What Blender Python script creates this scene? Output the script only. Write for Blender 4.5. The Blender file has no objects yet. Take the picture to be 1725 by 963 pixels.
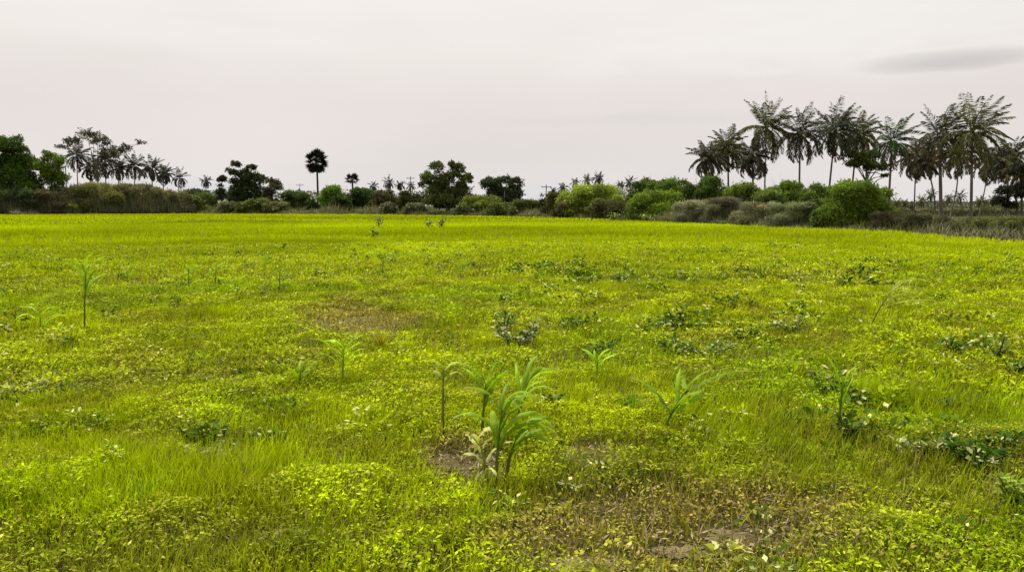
import bpy, math
import numpy as np
from math import radians as R

rng = np.random.default_rng(7)
scene = bpy.context.scene
COL = scene.collection

# ------------------------------------------------------------------ camera
F = 1354.0            # focal length in photograph pixels (photo 1725 x 963)
CAMH = 1.7
PITCH = math.atan((481.5 - 346.0) / F)     # horizon sits at row 346
cam_d = bpy.data.cameras.new('camera')
cam_d.sensor_width = 36.0
cam_d.lens = F / 1725.0 * 36.0
cam_d.clip_start = 0.05
cam_d.clip_end = 6000
cam = bpy.data.objects.new('camera', cam_d)
COL.objects.link(cam)
cam.location = (0, 0, CAMH)
cam.rotation_euler = (R(90) - PITCH, 0, 0)
scene.camera = cam

def at(u, v, D):
    """world point seen at photo position (u, v), standing D metres ahead"""
    xc = (u - 862.5) / F
    yc = -(v - 481.5) / F
    dx = xc
    dy = math.cos(PITCH) + yc * math.sin(PITCH)
    dz = -math.sin(PITCH) + yc * math.cos(PITCH)
    t = D / dy
    return np.array([dx * t, D, CAMH + dz * t])

def ground_at(u, v):
    yc = -(v - 481.5) / F
    dy = math.cos(PITCH) + yc * math.sin(PITCH)
    dz = -math.sin(PITCH) + yc * math.cos(PITCH)
    t = -CAMH / dz
    return np.array([(u - 862.5) / F * t, dy * t, 0.0])

def project(x, y):
    """ground point to photo position (for laying out patches on the field)"""
    dz = -CAMH
    depth = y * math.cos(PITCH) - dz * math.sin(PITCH)
    up = y * math.sin(PITCH) + dz * math.cos(PITCH)
    return 862.5 + F * x / depth, 481.5 - F * up / depth

EDGE_U = [-900, -300, 0, 320, 450, 600, 830, 1000, 1140, 1300, 1500, 1600, 1725, 2000, 2500]
EDGE_V = [362, 362, 362, 360.5, 361, 361.5, 365, 369, 376, 384, 392, 401, 408, 420, 440]
def edgeD(u):
    return float(ground_at(u, float(np.interp(u, EDGE_U, EDGE_V)))[1])

# ------------------------------------------------------------------ noise
_perm = rng.random((256, 256))
def vnoise(x, y):
    xi = np.floor(x).astype(int); yi = np.floor(y).astype(int)
    fx = x - xi; fy = y - yi
    fx = fx * fx * (3 - 2 * fx); fy = fy * fy * (3 - 2 * fy)
    a = _perm[xi & 255, yi & 255]; b = _perm[(xi + 1) & 255, yi & 255]
    c = _perm[xi & 255, (yi + 1) & 255]; d = _perm[(xi + 1) & 255, (yi + 1) & 255]
    return (a * (1 - fx) + b * fx) * (1 - fy) + (c * (1 - fx) + d * fx) * fy
def fbm(x, y, o=3):
    s = 0; a = .5; t = 0
    for k in range(o):
        s = s + a * vnoise(x * 2 ** k + 17.3 * k, y * 2 ** k + 5.1 * k); t += a; a *= .55
    return s / t

# ------------------------------------------------------------------ mesh helpers
class Acc:
    def __init__(s): s.v = []; s.f = []; s.c = []; s.n = 0
    def quads(s, V, C):
        """V (N,4,3), C (N,3) or (N,4,3)"""
        N = len(V)
        if N == 0: return
        if C.ndim == 2: C = np.repeat(C[:, None, :], 4, 1)
        s.v.append(V.reshape(-1, 3)); s.c.append(C.reshape(-1, 3))
        s.f.append(np.arange(N * 4).reshape(N, 4) + s.n); s.n += N * 4
    def grid(s, V, F_, C):
        s.v.append(V); s.c.append(C); s.f.append(F_ + s.n); s.n += len(V)
    def build(s, name, mat, parent=None, origin=None, smooth=False):
        v = np.concatenate(s.v); f = np.concatenate(s.f); c = np.concatenate(s.c)
        if origin is not None: v = v - np.asarray(origin)
        me = bpy.data.meshes.new(name)
        me.vertices.add(len(v)); me.vertices.foreach_set('co', v.astype(np.float32).ravel())
        me.loops.add(f.size); me.loops.foreach_set('vertex_index', f.astype(np.int32).ravel())
        me.polygons.add(len(f))
        me.polygons.foreach_set('loop_start', np.arange(0, f.size, 4, dtype=np.int32))
        if smooth: me.polygons.foreach_set('use_smooth', np.ones(len(f), dtype=bool))
        a = me.color_attributes.new('Col', 'FLOAT_COLOR', 'POINT')
        cc = np.ones((len(v), 4), dtype=np.float32); cc[:, :3] = np.clip(c, 0, 1)
        a.data.foreach_set('color', cc.ravel())
        me.update(calc_edges=True)
        me.materials.append(mat)
        o = bpy.data.objects.new(name, me); COL.objects.link(o)
        if parent is not None: o.parent = parent
        elif origin is not None: o.location = tuple(origin)
        return o

def tag(o, label=None, cat=None, group=None, kind=None):
    if label: o['label'] = label
    if cat: o['category'] = cat
    if group: o['group'] = group
    if kind: o['kind'] = kind
    return o
def empty(name, loc, label, cat, group=None):
    o = bpy.data.objects.new(name, None); COL.objects.link(o); o.location = tuple(loc)
    o.empty_display_size = .2
    return tag(o, label, cat, group)

def unit(a): return a / np.maximum(np.linalg.norm(a, axis=-1, keepdims=True), 1e-9)

def tube(acc, pts, rad, col, n=8):
    pts = np.asarray(pts, float); rad = np.asarray(rad, float); m = len(pts)
    T = unit(np.gradient(pts, axis=0))
    up = np.array([0.3, 1, 0.1]); A = unit(np.cross(T, up)); B = np.cross(T, A)
    th = np.linspace(0, 2 * np.pi, n, endpoint=False)
    V = pts[:, None] + rad[:, None, None] * (np.cos(th)[None, :, None] * A[:, None] + np.sin(th)[None, :, None] * B[:, None])
    i = np.arange(m - 1)[:, None]; j = np.arange(n)[None, :]
    Fa = np.stack([i * n + j, i * n + (j + 1) % n, (i + 1) * n + (j + 1) % n, (i + 1) * n + j], -1).reshape(-1, 4)
    C = np.asarray(col, float)
    C = (C[None] if C.ndim == 1 else C[:, None].repeat(n, 1).reshape(-1, 3)) * (1 + .35 * (rng.random((m * n, 1)) - .5))
    acc.grid(V.reshape(-1, 3), Fa, C * np.ones((m * n, 3)))

def rand_dirs(n):
    d = rng.normal(size=(n, 3)); return unit(d)

def leaves(acc, P, Dir, Nrm, L, W, C, fold=.0):
    """diamond leaves: P base, Dir along, Nrm approx normal"""
    Dir = unit(Dir); S = unit(np.cross(Dir, Nrm)); Nn = np.cross(S, Dir)
    L = np.reshape(L, (-1, 1)) * np.ones((len(P), 1)); W = np.reshape(W, (-1, 1)) * np.ones((len(P), 1))
    mid = P + Dir * L * .45
    V = np.stack([P, mid + S * W * .5 + Nn * W * fold, P + Dir * L, mid - S * W * .5 + Nn * W * fold], 1)
    acc.quads(V, C)

def blades(acc, P, H, W, az, t0, bend, C, segs=2, root=.5, tip=1.1):
    N = len(P); H = H * np.ones(N); W = W * np.ones(N)
    h = np.stack([np.cos(az), np.sin(az), np.zeros(N)], 1)
    s = np.stack([-np.sin(az), np.cos(az), np.zeros(N)], 1)
    s = unit(s * .8 + h * (.9 * (rng.random((N, 1)) - .5)))
    cur = P.copy(); pts = [cur]; 
    for k in range(segs):
        th = t0 + bend * (k + .5) / segs
        cur = cur + (np.sin(th)[:, None] * h + np.cos(th)[:, None] * np.array([0, 0, 1.])) * (H / segs)[:, None]
        pts.append(cur)
    for k in range(segs):
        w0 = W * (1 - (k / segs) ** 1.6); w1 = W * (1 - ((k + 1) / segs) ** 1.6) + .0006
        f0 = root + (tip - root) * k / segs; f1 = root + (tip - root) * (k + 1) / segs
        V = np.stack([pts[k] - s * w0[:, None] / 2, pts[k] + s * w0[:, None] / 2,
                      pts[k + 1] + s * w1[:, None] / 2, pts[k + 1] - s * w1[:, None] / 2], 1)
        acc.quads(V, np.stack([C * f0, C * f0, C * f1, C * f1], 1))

# ------------------------------------------------------------------ materials
def mat_leaf(name, trans=.35, rough=.5, spec=.35, tint=(1.15, 1.2, .5)):
    m = bpy.data.materials.new(name); m.use_nodes = True
    nt = m.node_tree; nt.nodes.clear()
    out = nt.nodes.new('ShaderNodeOutputMaterial')
    at_ = nt.nodes.new('ShaderNodeAttribute'); at_.attribute_name = 'Col'
    b = nt.nodes.new('ShaderNodeBsdfPrincipled')
    b.inputs['Roughness'].default_value = rough
    b.inputs['Specular IOR Level'].default_value = spec
    geo = nt.nodes.new('ShaderNodeNewGeometry')
    nz = nt.nodes.new('ShaderNodeTexNoise'); nz.inputs['Scale'].default_value = 9.0; nz.inputs['Detail'].default_value = 2
    mr = nt.nodes.new('ShaderNodeMapRange')
    mr.inputs['From Min'].default_value = .3; mr.inputs['From Max'].default_value = .7
    mr.inputs['To Min'].default_value = .8; mr.inputs['To Max'].default_value = 1.2
    mx = nt.nodes.new('ShaderNodeVectorMath'); mx.operation = 'SCALE'
    nt.links.new(geo.outputs['Position'], nz.inputs['Vector'])
    nt.links.new(nz.outputs['Fac'], mr.inputs['Value'])
    nt.links.new(at_.outputs['Color'], mx.inputs[0]); nt.links.new(mr.outputs['Result'], mx.inputs['Scale'])
    nt.links.new(mx.outputs['Vector'], b.inputs['Base Color'])
    tr = nt.nodes.new('ShaderNodeBsdfTranslucent')
    tm = nt.nodes.new('ShaderNodeVectorMath'); tm.operation = 'MULTIPLY'; tm.inputs[1].default_value = tint
    nt.links.new(mx.outputs['Vector'], tm.inputs[0]); nt.links.new(tm.outputs['Vector'], tr.inputs['Color'])
    mix = nt.nodes.new('ShaderNodeMixShader'); mix.inputs['Fac'].default_value = trans
    nt.links.new(b.outputs[0], mix.inputs[1]); nt.links.new(tr.outputs[0], mix.inputs[2])
    nt.links.new(mix.outputs[0], out.inputs['Surface'])
    return m
M_grass = mat_leaf('grass_blades', .32, .7, .02, (1.09, 1.12, .12))
M_herb = mat_leaf('herb_leaves', .25, .6, .04, (1.09, 1.12, .12))
M_pale = mat_leaf('pale_leaves', .2, .5, .2, (1, 1, .7))
M_foliage = mat_leaf('tree_foliage', .25, .6, .12)
M_palm = mat_leaf('palm_fronds', .2, .5, .16, (1, 1, .5))
M_maize = mat_leaf('maize_leaves', .42, .5, .12, (1.09, 1.12, .12))

def mat_bark(name, rough=.9):
    m = bpy.data.materials.new(name); m.use_nodes = True
    nt = m.node_tree; b = nt.nodes['Principled BSDF']; b.inputs['Roughness'].default_value = rough
    at_ = nt.nodes.new('ShaderNodeAttribute'); at_.attribute_name = 'Col'
    nz = nt.nodes.new('ShaderNodeTexNoise'); nz.inputs['Scale'].default_value = 6; nz.inputs['Detail'].default_value = 5
    tc = nt.nodes.new('ShaderNodeTexCoord')
    mp = nt.nodes.new('ShaderNodeMapping'); mp.inputs['Scale'].default_value = (1, 1, 4)
    mx = nt.nodes.new('ShaderNodeVectorMath'); mx.operation = 'SCALE'
    ma = nt.nodes.new('ShaderNodeMath'); ma.operation = 'MULTIPLY_ADD'; ma.inputs[1].default_value = 1.2; ma.inputs[2].default_value = .4
    nt.links.new(tc.outputs['Object'], mp.inputs[0]); nt.links.new(mp.outputs[0], nz.inputs['Vector'])
    nt.links.new(nz.outputs['Fac'], ma.inputs[0]); nt.links.new(ma.outputs[0], mx.inputs['Scale'])
    nt.links.new(at_.outputs['Color'], mx.inputs[0]); nt.links.new(mx.outputs[0], b.inputs['Base Color'])
    bp = nt.nodes.new('ShaderNodeBump'); bp.inputs['Strength'].default_value = .5
    nt.links.new(nz.outputs['Fac'], bp.inputs['Height']); nt.links.new(bp.outputs[0], b.inputs['Normal'])
    return m
M_bark = mat_bark('bark')

def mat_ground(name, ramp, scale):
    m = bpy.data.materials.new(name); m.use_nodes = True
    nt = m.node_tree; b = nt.nodes['Principled BSDF']; b.inputs['Roughness'].default_value = .95
    b.inputs['Specular IOR Level'].default_value = .1
    geo = nt.nodes.new('ShaderNodeNewGeometry')
    n1 = nt.nodes.new('ShaderNodeTexNoise'); n1.inputs['Scale'].default_value = scale; n1.inputs['Detail'].default_value = 9
    n2 = nt.nodes.new('ShaderNodeTexNoise'); n2.inputs['Scale'].default_value = scale * 40; n2.inputs['Detail'].default_value = 6
    ad = nt.nodes.new('ShaderNodeMath'); ad.operation = 'MULTIPLY_ADD'; ad.inputs[1].default_value = .45
    sb = nt.nodes.new('ShaderNodeMath'); sb.operation = 'MULTIPLY'; sb.inputs[1].default_value = .6
    cr = nt.nodes.new('ShaderNodeValToRGB')
    e = cr.color_ramp.elements
    e[0].position = ramp[0][0]; e[0].color = (*ramp[0][1], 1); e[1].position = ramp[-1][0]; e[1].color = (*ramp[-1][1], 1)
    for p, c in ramp[1:-1]:
        k = e.new(p); k.color = (*c, 1)
    for n in (n1, n2): nt.links.new(geo.outputs['Position'], n.inputs['Vector'])
    nt.links.new(n1.outputs['Fac'], sb.inputs[0]); nt.links.new(n2.outputs['Fac'], ad.inputs[0]); nt.links.new(sb.outputs[0], ad.inputs[2])
    nt.links.new(ad.outputs[0], cr.inputs[0]); nt.links.new(cr.outputs[0], b.inputs['Base Color'])
    bp = nt.nodes.new('ShaderNodeBump'); bp.inputs['Strength'].default_value = .6; bp.inputs['Distance'].default_value = .03
    nt.links.new(n2.outputs['Fac'], bp.inputs['Height']); nt.links.new(bp.outputs[0], b.inputs['Normal'])
    return m
M_soil = mat_ground('scrub_soil', [(.35, (.035, .035, .012)), (.5, (.065, .065, .02)), (.65, (.10, .085, .04))], .12)
M_field = mat_ground('field_soil', [(.36, (.030, .028, .006)), (.5, (.065, .055, .014)), (.64, (.14, .11, .04))], .5)

# ------------------------------------------------------------------ world and sun
SUN_EL, SUN_AZ = 58.0, -35.0        # azimuth from +Y towards +X
w = bpy.data.worlds.new('World'); scene.world = w; w.use_nodes = True
nt = w.node_tree; nt.nodes.clear()
out = nt.nodes.new('ShaderNodeOutputWorld')
sky = nt.nodes.new('ShaderNodeTexSky'); sky.sky_type = 'NISHITA'; sky.sun_disc = False
sky.sun_elevation = R(SUN_EL); sky.sun_rotation = R(SUN_AZ); sky.dust_density = 4; sky.air_density = 1.2
bg1 = nt.nodes.new('ShaderNodeBackground'); bg1.inputs['Strength'].default_value = .06
nt.links.new(sky.outputs[0], bg1.inputs['Color'])
tc = nt.nodes.new('ShaderNodeTexCoord')
sep = nt.nodes.new('ShaderNodeSeparateXYZ'); nt.links.new(tc.outputs['Generated'], sep.inputs[0])
cr = nt.nodes.new('ShaderNodeValToRGB'); e = cr.color_ramp.elements      # height above the horizon
e[0].position = 0.0; e[0].color = (.73, .70, .69, 1)
e[1].position = .5; e[1].color = (.80, .77, .73, 1)
k = e.new(.05); k.color = (.735, .69, .675, 1)
k = e.new(.12); k.color = (.75, .695, .67, 1)
k = e.new(.25); k.color = (.85, .81, .765, 1)
nt.links.new(sep.outputs['Z'], cr.inputs[0])
mp = nt.nodes.new('ShaderNodeMapping'); mp.inputs['Scale'].default_value = (2.0, 2.0, 7.0)
nt.links.new(tc.outputs['Generated'], mp.inputs[0])
nz = nt.nodes.new('ShaderNodeTexNoise'); nz.inputs['Scale'].default_value = 1.3; nz.inputs['Detail'].default_value = 4; nz.inputs['Roughness'].default_value = .45
nt.links.new(mp.outputs[0], nz.inputs['Vector'])
mr = nt.nodes.new('ShaderNodeMapRange'); mr.inputs['From Min'].default_value = .3; mr.inputs['From Max'].default_value = .7
mr.inputs['To Min'].default_value = .96; mr.inputs['To Max'].default_value = 1.04
nt.links.new(nz.outputs['Fac'], mr.inputs['Value'])
mul = nt.nodes.new('ShaderNodeVectorMath'); mul.operation = 'SCALE'
nt.links.new(cr.outputs[0], mul.inputs[0]); nt.links.new(mr.outputs[0], mul.inputs['Scale'])
last = mul.outputs['Vector']
def cloud(u, v, ru, rv, col, amount, last):
    """a soft cloud bank in the direction (u, v): an ellipse in world directions"""
    d = at(u, v, 100.0) - np.array([0, 0, CAMH]); d = d / np.linalg.norm(d)
    right = unit(np.cross(d, [0, 0, 1.])); up = np.cross(right, d)
    nz = nt.nodes.new('ShaderNodeTexNoise'); nz.inputs['Scale'].default_value = 14; nz.inputs['Detail'].default_value = 3
    m1 = nt.nodes.new('ShaderNodeMapping'); m1.inputs['Scale'].default_value = (1, 1, 5)
    nt.links.new(tc.outputs['Generated'], m1.inputs[0]); nt.links.new(m1.outputs[0], nz.inputs['Vector'])
    sums = []
    for axis, r in ((right, ru / F), (up, rv / F)):
        dt = nt.nodes.new('ShaderNodeVectorMath'); dt.operation = 'DOT_PRODUCT'; dt.inputs[1].default_value = tuple(axis)
        nt.links.new(tc.outputs['Generated'], dt.inputs[0])
        a = nt.nodes.new('ShaderNodeMath'); a.operation = 'DIVIDE'; a.inputs[1].default_value = r
        nt.links.new(dt.outputs['Value'], a.inputs[0])
        q = nt.nodes.new('ShaderNodeMath'); q.operation = 'MULTIPLY'
        nt.links.new(a.outputs[0], q.inputs[0]); nt.links.new(a.outputs[0], q.inputs[1]); sums.append(q)
    s = nt.nodes.new('ShaderNodeMath'); s.operation = 'ADD'; nt.links.new(sums[0].outputs[0], s.inputs[0]); nt.links.new(sums[1].outputs[0], s.inputs[1])
    s2 = nt.nodes.new('ShaderNodeMath'); s2.operation = 'MULTIPLY_ADD'; s2.inputs[1].default_value = 1.6; nt.links.new(nz.outputs['Fac'], s2.inputs[0]); nt.links.new(s.outputs[0], s2.inputs[2])
    mr = nt.nodes.new('ShaderNodeMapRange'); mr.interpolation_type = 'SMOOTHSTEP'
    mr.inputs['From Min'].default_value = .6; mr.inputs['From Max'].default_value = 2.0
    mr.inputs['To Min'].default_value = amount; mr.inputs['To Max'].default_value = 0
    nt.links.new(s2.outputs[0], mr.inputs['Value'])
    mx = nt.nodes.new('ShaderNodeMix'); mx.data_type = 'RGBA'
    nt.links.new(mr.outputs[0], mx.inputs['Factor']); nt.links.new(last, mx.inputs['A']); mx.inputs['B'].default_value = (*col, 1)
    return mx.outputs['Result']
last = cloud(1600, 102, 130, 17, (.50, .465, .455), .95, last)
last = cloud(1180, 200, 420, 14, (.66, .625, .61), .35, last)
last = cloud(300, 60, 300, 30, (.84, .81, .77), .4, last)
last = cloud(990, 120, 70, 18, (.88, .85, .82), .25, last)
last = cloud(330, 318, 170, 22, (.60, .64, .67), .45, last)
last = cloud(905, 325, 60, 25, (.66, .67, .70), .45, last)
last = cloud(1420, 60, 420, 70, (.87, .84, .80), .5, last)
bg2 = nt.nodes.new('ShaderNodeBackground'); bg2.inputs['Strength'].default_value = 1.13
nt.links.new(last, bg2.inputs['Color'])
mixs = nt.nodes.new('ShaderNodeMixShader'); mixs.inputs['Fac'].default_value = .93
nt.links.new(bg1.outputs[0], mixs.inputs[1]); nt.links.new(bg2.outputs[0], mixs.inputs[2])
nt.links.new(mixs.outputs[0], out.inputs['Surface'])

sd = bpy.data.lights.new('sun', 'SUN'); sd.energy = 5.0; sd.angle = R(1.5); sd.color = (1, .95, .86)
so = bpy.data.objects.new('sun', sd); COL.objects.link(so)
sdir = np.array([math.sin(R(SUN_AZ)) * math.cos(R(SUN_EL)), math.cos(R(SUN_AZ)) * math.cos(R(SUN_EL)), math.sin(R(SUN_EL))])
import mathutils
so.rotation_euler = mathutils.Vector(tuple(sdir)).to_track_quat('Z', 'Y').to_euler()
so.location = (0, 0, 30)

scene.view_settings.view_transform = 'Standard'; scene.view_settings.look = 'None'
scene.view_settings.exposure = 0; scene.view_settings.gamma = 1
scene.render.engine = 'CYCLES'
scene.cycles.max_bounces = 6; scene.cycles.diffuse_bounces = 3; scene.cycles.transmission_bounces = 3; scene.cycles.glossy_bounces = 2
scene.cycles.use_denoising = True

# ------------------------------------------------------------------ ground and field
a = Acc()
xs = np.concatenate([[-3000, -800], np.linspace(-250, 250, 41), [800, 3000]]); ys = np.concatenate([[-60], np.linspace(0, 300, 31), [600, 1500, 4500]])
X, Y = np.meshgrid(xs, ys); V = np.stack([X, Y, 0 * X - .012], -1).reshape(-1, 3)
i = np.arange(len(ys) - 1)[:, None]; j = np.arange(len(xs) - 1)[None]; n = len(xs)
Fa = np.stack([i * n + j, i * n + j + 1, (i + 1) * n + j + 1, (i + 1) * n + j], -1).reshape(-1, 4)
a.grid(V, Fa, np.ones((len(V), 3)) * .2)
tag(a.build('ground', M_soil, smooth=True), kind='structure')

EU = np.linspace(-900, 2500, 180)
EP = np.array([ground_at(u, np.interp(u, EDGE_U, EDGE_V)) for u in EU])
EP[:, 1] += 1.2 * (fbm(EU * .03, EU * 0) - .5) * EP[:, 1] * .06
def field_edge(x, y):
    """distance along y of the field's far edge, for a point's bearing"""
    u = 862.5 + F * (x / np.maximum(y, .1)) * .9955
    return np.interp(u, EU, EP[:, 1])
a = Acc()
rows = np.concatenate([[-.3], np.linspace(.02, 1, 60) ** 1.6])
V = np.array([[p[0] * r, p[1] * r if r > 0 else -30, -.004] for r in rows for p in EP])
n = len(EP); i = np.arange(len(rows) - 1)[:, None]; j = np.arange(n - 1)[None]
Fa = np.stack([i * n + j, i * n + j + 1, (i + 1) * n + j + 1, (i + 1) * n + j], -1).reshape(-1, 4)
a.grid(V, Fa, np.ones((len(V), 3)) * .2)
tag(a.build('field', M_field, smooth=True), kind='structure')

M_bare = mat_ground('bare_soil', [(.38, (.05, .04, .018)), (.5, (.13, .10, .045)), (.62, (.28, .225, .13))], 2.2)
def soil_sheet(u, v, ru, rv, k):
    c = ground_at(u, v); rx = ru / F * c[1]; ry = (ground_at(u, v - rv)[1] - ground_at(u, v + rv)[1]) / 2
    th = np.linspace(0, 2 * np.pi, 72, endpoint=False); wob = 1 + .75 * (fbm(np.cos(th) * 3.2 + k * 9, np.sin(th) * 3.2 + k * 5, 4) - .5) * 2
    rings = [.02, .3, .6, .85, 1.0]; V = []
    for r_ in rings:
        x = c[0] + np.cos(th) * rx * wob * r_; y = c[1] + np.sin(th) * ry * wob * r_
        V.append(np.stack([x, y, .001 + .014 * (1 - r_ ** 4) * fbm(x * 9, y * 9, 3)], 1))
    V = np.concatenate(V); n = 72; i = np.arange(len(rings) - 1)[:, None]; j = np.arange(n)[None]
    Fa = np.stack([i * n + j, (i + 1) * n + j, (i + 1) * n + (j + 1) % n, i * n + (j + 1) % n], -1).reshape(-1, 4)
    a = Acc(); a.grid(V, Fa, np.ones((len(V), 3)) * .3); tag(a.build('bare_soil', M_bare, smooth=True), kind='structure')
soil_sheet(1250, 905, 80, 16, 1); soil_sheet(1150, 930, 50, 12, 6); soil_sheet(990, 952, 70, 14, 2); soil_sheet(768, 778, 45, 14, 3); soil_sheet(600, 545, 90, 10, 4); soil_sheet(345, 770, 50, 10, 5)
# ------------------------------------------------------------------ field vegetation
def sector(n, d0, d1, half=42):
    d = np.sqrt(rng.random(n) * (d1 * d1 - d0 * d0) + d0 * d0)
    th = (rng.random(n) * 2 - 1) * R(half)
    return d * np.sin(th), d * np.cos(th)
def patch(x, y, items):
    u, v = project(x, y); m = np.zeros(len(x))
    wob = 1.1 * (fbm(x * 1.7, y * 1.7) - .5)
    for (cu, cv, ru, rv) in items:
        d = np.sqrt(((u - cu) / ru) ** 2 + ((v - cv) / rv) ** 2) + wob
        m = np.maximum(m, np.clip((1.25 - d) / .6, 0, 1))
    return m
DRY = [(1150, 925, 260, 60), (1080, 880, 190, 45), (600, 543, 110, 26), (775, 775, 60, 32), (1250, 870, 160, 36), (940, 905, 110, 50)]
BARE = [(1250, 905, 80, 16), (1150, 930, 50, 14), (990, 952, 70, 14), (810, 800, 75, 24), (760, 780, 40, 16), (1000, 765, 60, 14), (345, 770, 60, 14)]
TALL = [(190, 830, 290, 58)]
PALE = [(1080, 570, 260, 50), (870, 565, 55, 38), (1190, 585, 120, 40), (1420, 690, 90, 60), (1400, 470, 160, 20), (350, 755, 85, 24), (40, 665, 50, 20), (1330, 550, 70, 22), (40, 575, 80, 25), (1640, 560, 80, 50), (960, 480, 90, 40), (1560, 740, 130, 30)]
DARK = [(1250, 800, 420, 50), (330, 935, 230, 36), (1640, 780, 120, 50), (100, 960, 160, 30), (1060, 690, 60, 16), (550, 940, 80, 24)]
LUSH = [(1500, 940, 300, 45), (1250, 640, 150, 40), (850, 640, 160, 45), (1000, 600, 120, 60)]

def canopy(x, y):
    h = fbm(x * 1.1 + 40, y * 1.1, 4)
    h2 = fbm(x * 4.5, y * 4.5 + 9, 2)
    return np.clip((h - .28) * .34 + (h2 - .4) * .12, .012, .4)
def hue(x, y):
    """base colour of the vegetation at a place"""
    n1 = fbm(x * .32 + 3, y * .22 + 8, 3); n2 = fbm(x * 1.6 + 11, y * 1.6, 3); n3 = fbm(x * .045 + 2 * vnoise(x * .1, y * .06), y * .085 + 30 + 1.5 * vnoise(x * .03 + 9, y * .05), 4)
    lime = np.array([.45, .56, .002]); olive = np.array([.34, .435, .003]); yel = np.array([.50, .56, .005]); green = np.array([.25, .41, .004]); brown = np.array([.42, .35, .07])
    d = np.hypot(x, y)
    f = np.clip((n2 - .36) * 3.4, 0, 1)[:, None]
    c = olive * (1 - f) + lime * f
    g = np.clip((n1 - .54) * 4, 0, .35)[:, None]; c = c * (1 - g) + yel * g
    g = np.clip((.44 - n1) * 4, 0, .5)[:, None]; c = c * (1 - g) + green * g
    n4 = fbm(x * 3.1 + 5, y * 3.1 + 60, 2); c = c * (.78 + .5 * np.clip((n4 - .28) * 2.1, 0, 1))[:, None]
    g = np.clip((fbm(x * 1.3 + 200, y * 1.3 + 40, 3) - .55) * 5, 0, .4)[:, None]; c = c * (1 - g) + np.array([.30, .27, .03]) * g
    far = np.clip((d - 16) / 14, 0, 1)[:, None]
    band = (1 + .8 * (n3 - .5) * 2 + .10 * np.clip((d - 30) / 10, 0, 1) * (d < 75))[:, None]
    c = c * (1 - far * .8) + np.array([.47, .595, .001]) * band * far * .8
    g = patch(x, y, DRY)[:, None] * .7; c = c * (1 - g) + brown * 1.0 * g
    g = patch(x, y, DARK)[:, None] * .4; c = c * (1 - g) + np.array([.17, .20, .02]) * g
    g = patch(x, y, LUSH)[:, None] * .35; c = c * (1 - g) + np.array([.34, .50, .008]) * g
    return c

# low broad-leaved ground cover
def herb_layer(acc, n, d0, d1, s0, s1, tall=1.0):
    x, y = sector(n, d0, d1)
    bare = patch(x, y, BARE); dry = patch(x, y, DRY); u, v = project(x, y)
    gap = fbm(x * 2.2 + 70, y * 2.2, 3)
    keep = rng.random(n) > np.clip(bare * .9 + dry * .4 + np.clip((.42 - gap) * 6, 0, .85), 0, .95)
    # leaves gather on small plants: pull each towards a plant centre
    x, y = x[keep], y[keep]; n = len(x)
    cell = .11
    cx = (np.floor(x / cell) + .5 + .8 * (vnoise(np.floor(x / cell) * 7.7, np.floor(y / cell) * 3.3) - .5)) * cell
    cy = (np.floor(y / cell) + .5 + .8 * (vnoise(np.floor(x / cell) * 2.9 + 50, np.floor(y / cell) * 5.1) - .5)) * cell
    k = rng.random(n) * .45
    dx, dy = x - cx, y - cy
    x = x - dx * k; y = y - dy * k
    h = canopy(x, y) * tall * (.35 + .65 * rng.random(n) ** .5)
    P = np.stack([x, y, h], 1)
    az = np.arctan2(dy, dx) + rng.normal(size=n) * .7
    tilt = rng.normal(size=n) * .45 + .1
    Dir = np.stack([np.cos(az) * np.cos(tilt), np.sin(az) * np.cos(tilt), np.sin(tilt)], 1)
    Nrm = unit(np.array([0, 0, 1.]) + rng.normal(size=(n, 3)) * .45)
    L = (s0 + (s1 - s0) * rng.random(n) ** 1.6) * (1 + np.hypot(x, y) * .012)
    C = hue(x, y) * (.45 + .9 * rng.random((n, 1)))
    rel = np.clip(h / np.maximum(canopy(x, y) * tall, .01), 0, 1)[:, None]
    C = C * (.15 + 1.0 * rel)  # lower leaves darkened: shade beneath the canopy painted into leaf colour
    pale = (rng.random(n) < .03 + .16 * patch(x, y, PALE))[:, None]
    C = np.where(pale, C * .4 + np.array([.56, .55, .09]) * (.6 + .6 * rng.random((n, 1))), C)
    brown = (rng.random(n) < .07 + .22 * patch(x, y, DRY))[:, None]
    C = np.where(brown, np.array([.36, .28, .09]) * (.5 + .8 * rng.random((n, 1))), C)
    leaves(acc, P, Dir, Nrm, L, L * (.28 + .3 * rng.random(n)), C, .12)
a = Acc()
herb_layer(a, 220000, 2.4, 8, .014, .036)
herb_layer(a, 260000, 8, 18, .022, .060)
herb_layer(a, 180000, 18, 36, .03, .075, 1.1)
# taller leafy clumps with shaded feet
nc = 3200
cx, cy = sector(nc, 3.2, 34); kk = rng.random(nc) < np.clip((fbm(cx * .35 + 9, cy * .35, 3) - .36) * 5, .1, 1); cx, cy = cx[kk], cy[kk]; nc = len(cx)
per = 70; dist = np.hypot(cx, cy)
hh = (.06 + .20 * rng.random(nc) ** 2) ; rr = .05 + .13 * rng.random(nc)
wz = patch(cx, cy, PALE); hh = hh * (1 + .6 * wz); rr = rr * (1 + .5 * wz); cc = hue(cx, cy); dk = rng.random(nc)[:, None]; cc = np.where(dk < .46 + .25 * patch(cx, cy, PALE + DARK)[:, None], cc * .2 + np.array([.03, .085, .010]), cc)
ci = np.repeat(np.arange(nc), per); n = nc * per
g = rng.normal(size=(n, 2)) * rr[ci][:, None] * .6; zz = hh[ci] * (.15 + .85 * rng.random(n) ** .6) * np.exp(-(g ** 2).sum(1) / (rr[ci] ** 2) * .6)
az = np.arctan2(g[:, 1], g[:, 0]) + rng.normal(size=n) * .6; ti = rng.normal(size=n) * .4 + .15
Dv = np.stack([np.cos(az) * np.cos(ti), np.sin(az) * np.cos(ti), np.sin(ti)], 1)
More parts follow.
